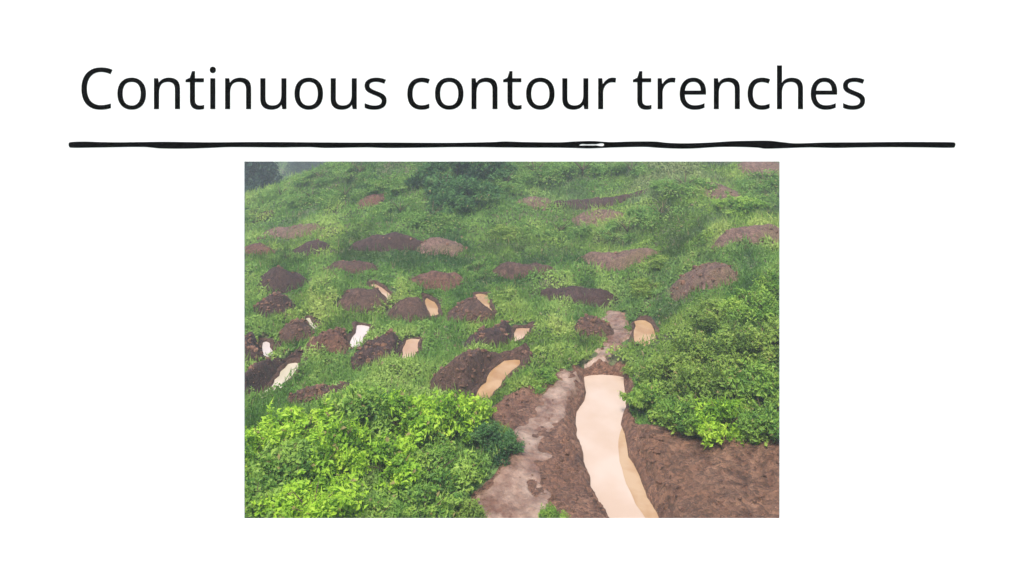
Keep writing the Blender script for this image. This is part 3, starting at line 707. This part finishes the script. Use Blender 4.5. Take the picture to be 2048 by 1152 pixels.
GL, ADV = [{"C":[[[288,-7,261,-7,212,-7],[172,3,139,24,106,44],[82,72,65,109,49,147],[41,190,41,240,41,289],[50,331,67,368,85,405],[111,434,146,455,180,476],[222,486,271,486,322,486],[366,477,404,458,396,441],[388,424,379,407,365,414],[348,420,330,425,312,430],[292,433,271,433,219,433],[179,416,149,381,120,347],[105,300,105,240,105,180],[119,133,146,98,174,64],[215,46,270,46,291,46],[311,48,330,52,349,55],[367,60,385,65,385,48],[385,30,385,13,367,6],[348,1,329,-2,310,-5]]],"o":[[[254,-7,202,-7,170,-7],[142,1,117,15,92,30],[73,51,58,79,44,107],[37,141,37,181,37,240],[52,286,82,318,112,351],[153,367,204,367,237,367],[266,359,290,345,315,330],[335,309,349,282,363,254],[370,221,370,181,370,121],[355,75,325,42,294,10]],[[167,42,203,42,240,42],[266,55,283,80,300,104],[309,138,309,181,309,223],[300,257,283,281,266,305],[240,317,203,317,166,317],[139,305,123,281,106,257],[98,223,98,181,98,138],[106,104,123,80,140,55]]],"n":[[[77,0,57,0,57,120],[57,240,57,360,73,360],[89,360,105,360,108,344],[111,327,113,311,115,311],[116,311,117,311,128,330],[145,344,165,353,186,362],[208,367,230,367,273,367],[306,356,328,335,350,315],[361,281,361,234,361,156],[361,78,361,0,341,0],[322,0,302,0,302,77],[302,154,302,230,302,288],[275,317,222,317,182,317],[154,306,139,283,124,261],[116,229,116,187,116,124],[116,62,116,0,96,0]]],"t":[[[178,-7,167,-7,148,-7],[131,-3,115,3,99,10],[86,21,77,37,67,53],[62,76,62,105,62,175],[62,244,62,314,45,314],[28,314,11,314,11,324],[11,333,11,343,28,350],[45,358,62,366,70,392],[78,417,86,443,98,443],[109,443,121,443,121,415],[121,388,121,360,156,360],[190,360,225,360,225,345],[225,330,225,314,190,314],[156,314,121,314,121,245],[121,176,121,106,121,84],[126,68,137,57,147,47],[161,42,177,42,186,42],[195,42,205,44,214,46],[222,47,228,49,228,34],[228,19,228,4,221,1],[212,-2,201,-4,189,-6]]],"i":[[[96,420,87,420,77,420],[69,423,62,429,56,435],[52,445,52,457,52,470],[56,480,62,486,69,492],[77,495,87,495,96,495],[104,492,111,486,118,480],[122,470,122,457,122,445],[118,435,111,429,104,423]],[[77,0,57,0,57,120],[57,240,57,360,77,360],[96,360,116,360,116,240],[116,120,116,0,96,0]]],"u":[[[207,-7,184,-7,141,-7],[108,4,86,25,64,45],[53,79,53,124,53,203],[53,281,53,360,73,360],[93,360,113,360,113,283],[113,206,113,128,113,71],[139,42,193,42,233,42],[260,54,276,76,291,98],[299,131,299,173,299,235],[299,298,299,360,319,360],[338,360,358,360,358,240],[358,120,358,0,342,0],[326,0,310,0,307,16],[304,32,301,48,300,48],[299,48,298,48,287,29],[270,15,250,6,229,-2]]],"s":[[[192,-7,148,-7,123,-7],[101,-5,83,-1,65,3],[49,9,35,16,35,34],[35,52,35,70,49,63],[67,56,87,50,107,44],[128,41,149,41,179,41],[201,46,214,55,228,65],[234,78,234,94,234,103],[232,111,227,118,222,125],[213,133,200,140,188,147],[169,155,146,164,122,173],[103,182,86,191,69,200],[57,210,48,223,39,236],[34,252,34,271,34,302],[47,325,72,342,96,358],[129,367,169,367,191,367],[212,365,231,360,250,356],[268,350,284,343,277,327],[271,311,264,296,249,302],[233,307,216,312,200,316],[183,318,165,318,141,318],[123,314,110,307,97,299],[91,288,91,275,91,265],[94,256,99,249,105,243],[115,236,129,229,142,223],[160,215,183,206,206,198],[226,189,242,180,258,170],[270,160,279,147,287,135],[291,119,291,99,291,64],[278,38,253,20,227,2]]],"c":[[[222,-7,201,-7,170,-7],[141,0,117,13,92,26],[72,46,58,73,44,101],[37,135,37,178,37,222],[44,258,59,286,74,314],[94,334,119,347,145,360],[173,367,206,367,224,367],[242,365,259,361,276,357],[289,353,300,347,294,331],[288,315,282,298,271,302],[259,306,244,310,230,313],[217,315,204,315,133,315],[98,270,98,179,98,135],[107,102,124,79,141,56],[167,44,201,44,221,44],[238,46,253,50,268,54],[282,59,294,65,294,48],[294,30,294,13,282,6],[269,2,254,-2,240,-5]]],"e":[[[235,-7,210,-7,176,-7],[146,0,120,14,94,28],[73,49,59,76,44,104],[37,137,37,177,37,217],[44,251,57,279,70,307],[89,329,112,344,136,359],[164,367,196,367,227,367],[254,360,276,347,298,333],[315,314,327,290,339,265],[345,237,345,204,345,192],[345,180,345,169,262,169],[180,169,98,169,99,128],[109,97,129,76,149,54],[177,44,213,44,236,44],[256,46,274,50,291,54],[310,60,328,69,328,51],[328,34,328,17,310,9],[292,3,274,-1,256,-5]],[[103,248,99,216,161,216],[222,216,283,216,283,246],[276,271,262,290,247,309],[225,318,195,318,167,318],[145,309,129,291,112,273]]],"h":[[[77,0,57,0,57,170],[57,340,57,510,77,510],[96,510,116,510,116,460],[116,411,116,361,116,343],[115,326,113,310,114,310],[116,310,117,310,128,329],[144,343,164,352,184,361],[206,366,229,366,273,366],[306,356,328,335,350,314],[361,281,361,234,361,156],[361,78,361,0,341,0],[322,0,302,0,302,77],[302,154,302,230,302,288],[275,317,222,317,181,317],[154,306,139,283,124,260],[116,228,116,186,116,124],[116,62,116,0,96,0]]],"r":[[[77,0,57,0,57,120],[57,240,57,360,73,360],[89,360,105,360,108,338],[110,316,112,294,113,294],[114,294,115,294,126,314],[141,331,160,345,178,360],[200,367,225,367,232,367],[239,366,247,366,255,365],[261,364,267,363,265,345],[262,326,260,308,254,310],[248,311,241,312,234,313],[227,313,221,313,203,313],[185,308,169,298,153,288],[140,274,131,256,121,237],[116,216,116,192,116,128],[116,64,116,0,96,0]]]},{"r":0.2774,"u":0.415,"s":0.3217,"t":0.2424,"n":0.415," ":0.1746,"C":0.4244,"e":0.3788,"o":0.4063,"i":0.1733,"h":0.415,"c":0.3224}]
def curve_mesh(name, splines, thick, m):
    cu = bpy.data.curves.new(name+'_outline', 'CURVE'); cu.dimensions = '2D'; cu.fill_mode = 'BOTH'; cu.extrude = thick/2; cu.resolution_u = 8
    for sp in splines:
        s = cu.splines.new('BEZIER'); s.bezier_points.add(len(sp)-1); s.use_cyclic_u = True
        for p_, (a, b, c_, d, e_, f) in zip(s.bezier_points, sp):
            p_.handle_left_type = p_.handle_right_type = 'FREE'
            p_.handle_left = (a, b, 0); p_.co = (c_, d, 0); p_.handle_right = (e_, f, 0)
    o = bpy.data.objects.new('outline', cu); C.objects.link(o)
    me = bpy.data.meshes.new_from_object(o); C.objects.unlink(o); bpy.data.objects.remove(o); bpy.data.curves.remove(cu)
    o = link(name, me, m, board); o.rotation_euler = (R(90), 0, 0); o.location = (0, -thick/2-.0002, 0)
    return o
k_ = 1567/9149.*D/1400; ox, oz = bp(163, 218); cur = -41.
for word in ('Continuous', 'contour', 'trenches'):
    sp = []
    for ch in word:
        for s in GL[ch]:
            sp.append([tuple((ox+(v+cur)*k_) if q % 2 == 0 else (oz+v*k_) for q, v in enumerate(pt)) for pt in s])
        cur += ADV[ch]*1000
    cur += ADV[' ']*1000
    curve_mesh('heading_word', sp, .0005, M['black'])['label'] = 'black painted word %s of the heading' % word
UT = [(138,286),(142,284),(170,283),(200,284),(240,284.5),(280,284),(330,283.5),(372,284),(420,284.5),(500,284),(560,284),(620,284.5),(700,285),(780,285),(900,285.5),(985,284),(1010,282.8),(1050,284),(1120,284.5),(1150,282.8),(1185,282),(1220,284),(1262,283),(1310,283),(1335,285.5),(1370,286.5),(1420,285),(1460,282.5),(1500,281.5),(1540,281.5),(1563,284),(1590,286.5),(1650,285),(1720,284.5),(1800,283.8),(1880,284),(1905,284.5),(1910,286)]
UB = [(1910,292),(1907,295),(1850,294.5),(1780,294),(1720,294.5),(1670,295.5),(1620,294.5),(1570,296),(1530,297),(1515,295),(1470,293.5),(1430,294),(1390,296.5),(1360,297),(1320,295.5),(1290,293.5),(1230,294.5),(1180,296.5),(1140,295.5),(1100,295),(1060,295),(1000,294.5),(960,294),(900,294),(840,295),(770,295.5),(735,294.5),(650,295.5),(620,294),(560,294.5),(500,294),(455,294),(420,295.5),(370,297),(320,296.5),(290,293.8),(240,294),(180,295),(141,295),(138,292.5)]
HO = [(1159,289.6),(1175,288.4),(1190,288.3),(1208,289.3),(1190,290.6),(1172,290.6)]
def poly_spline(pts, smooth=.33):
    q = [bp(*p_) for p_ in pts]; n = len(q); out = []
    for i_ in range(n):
        a, b, d = q[i_-1], q[i_], q[(i_+1) % n]; tx, ty = d[0]-a[0], d[1]-a[1]; L = math.hypot(tx, ty)+1e-9
        la = math.hypot(b[0]-a[0], b[1]-a[1])*smooth; lb = math.hypot(d[0]-b[0], d[1]-b[1])*smooth
        out.append((b[0]-tx/L*la, b[1]-ty/L*la, b[0], b[1], b[0]+tx/L*lb, b[1]+ty/L*lb))
    return out
curve_mesh('underline', [poly_spline(UT+UB), poly_spline(HO)], .0005, M['black'])

# ------------------------------------------------------------------ haze: the misty air over the valley
me = bpy.data.meshes.new('haze'); hx, ya, yb, zb, zt = 198, -115, 235, -36, 7
v = [(a, b, c_) for a in (-hx, hx) for b in (ya, yb) for c_ in (zb, zt)]
me.from_pydata(v, [], [(0, 1, 3, 2), (4, 6, 7, 5), (0, 4, 5, 1), (2, 3, 7, 6), (0, 2, 6, 4), (1, 5, 7, 3)])
mh = bpy.data.materials.new('misty_air'); mh.use_nodes = True; nt = mh.node_tree
nt.nodes.remove(nt.nodes['Principled BSDF']); pv = nt.nodes.new('ShaderNodeVolumePrincipled')
pv.inputs['Color'].default_value = (.88, .93, 1, 1); pv.inputs['Density'].default_value = .006; pv.inputs['Anisotropy'].default_value = .2
nt.links.new(pv.outputs[0], nt.nodes['Material Output'].inputs['Volume'])
hz = link('haze', me, mh); tag(hz, kind='stuff')
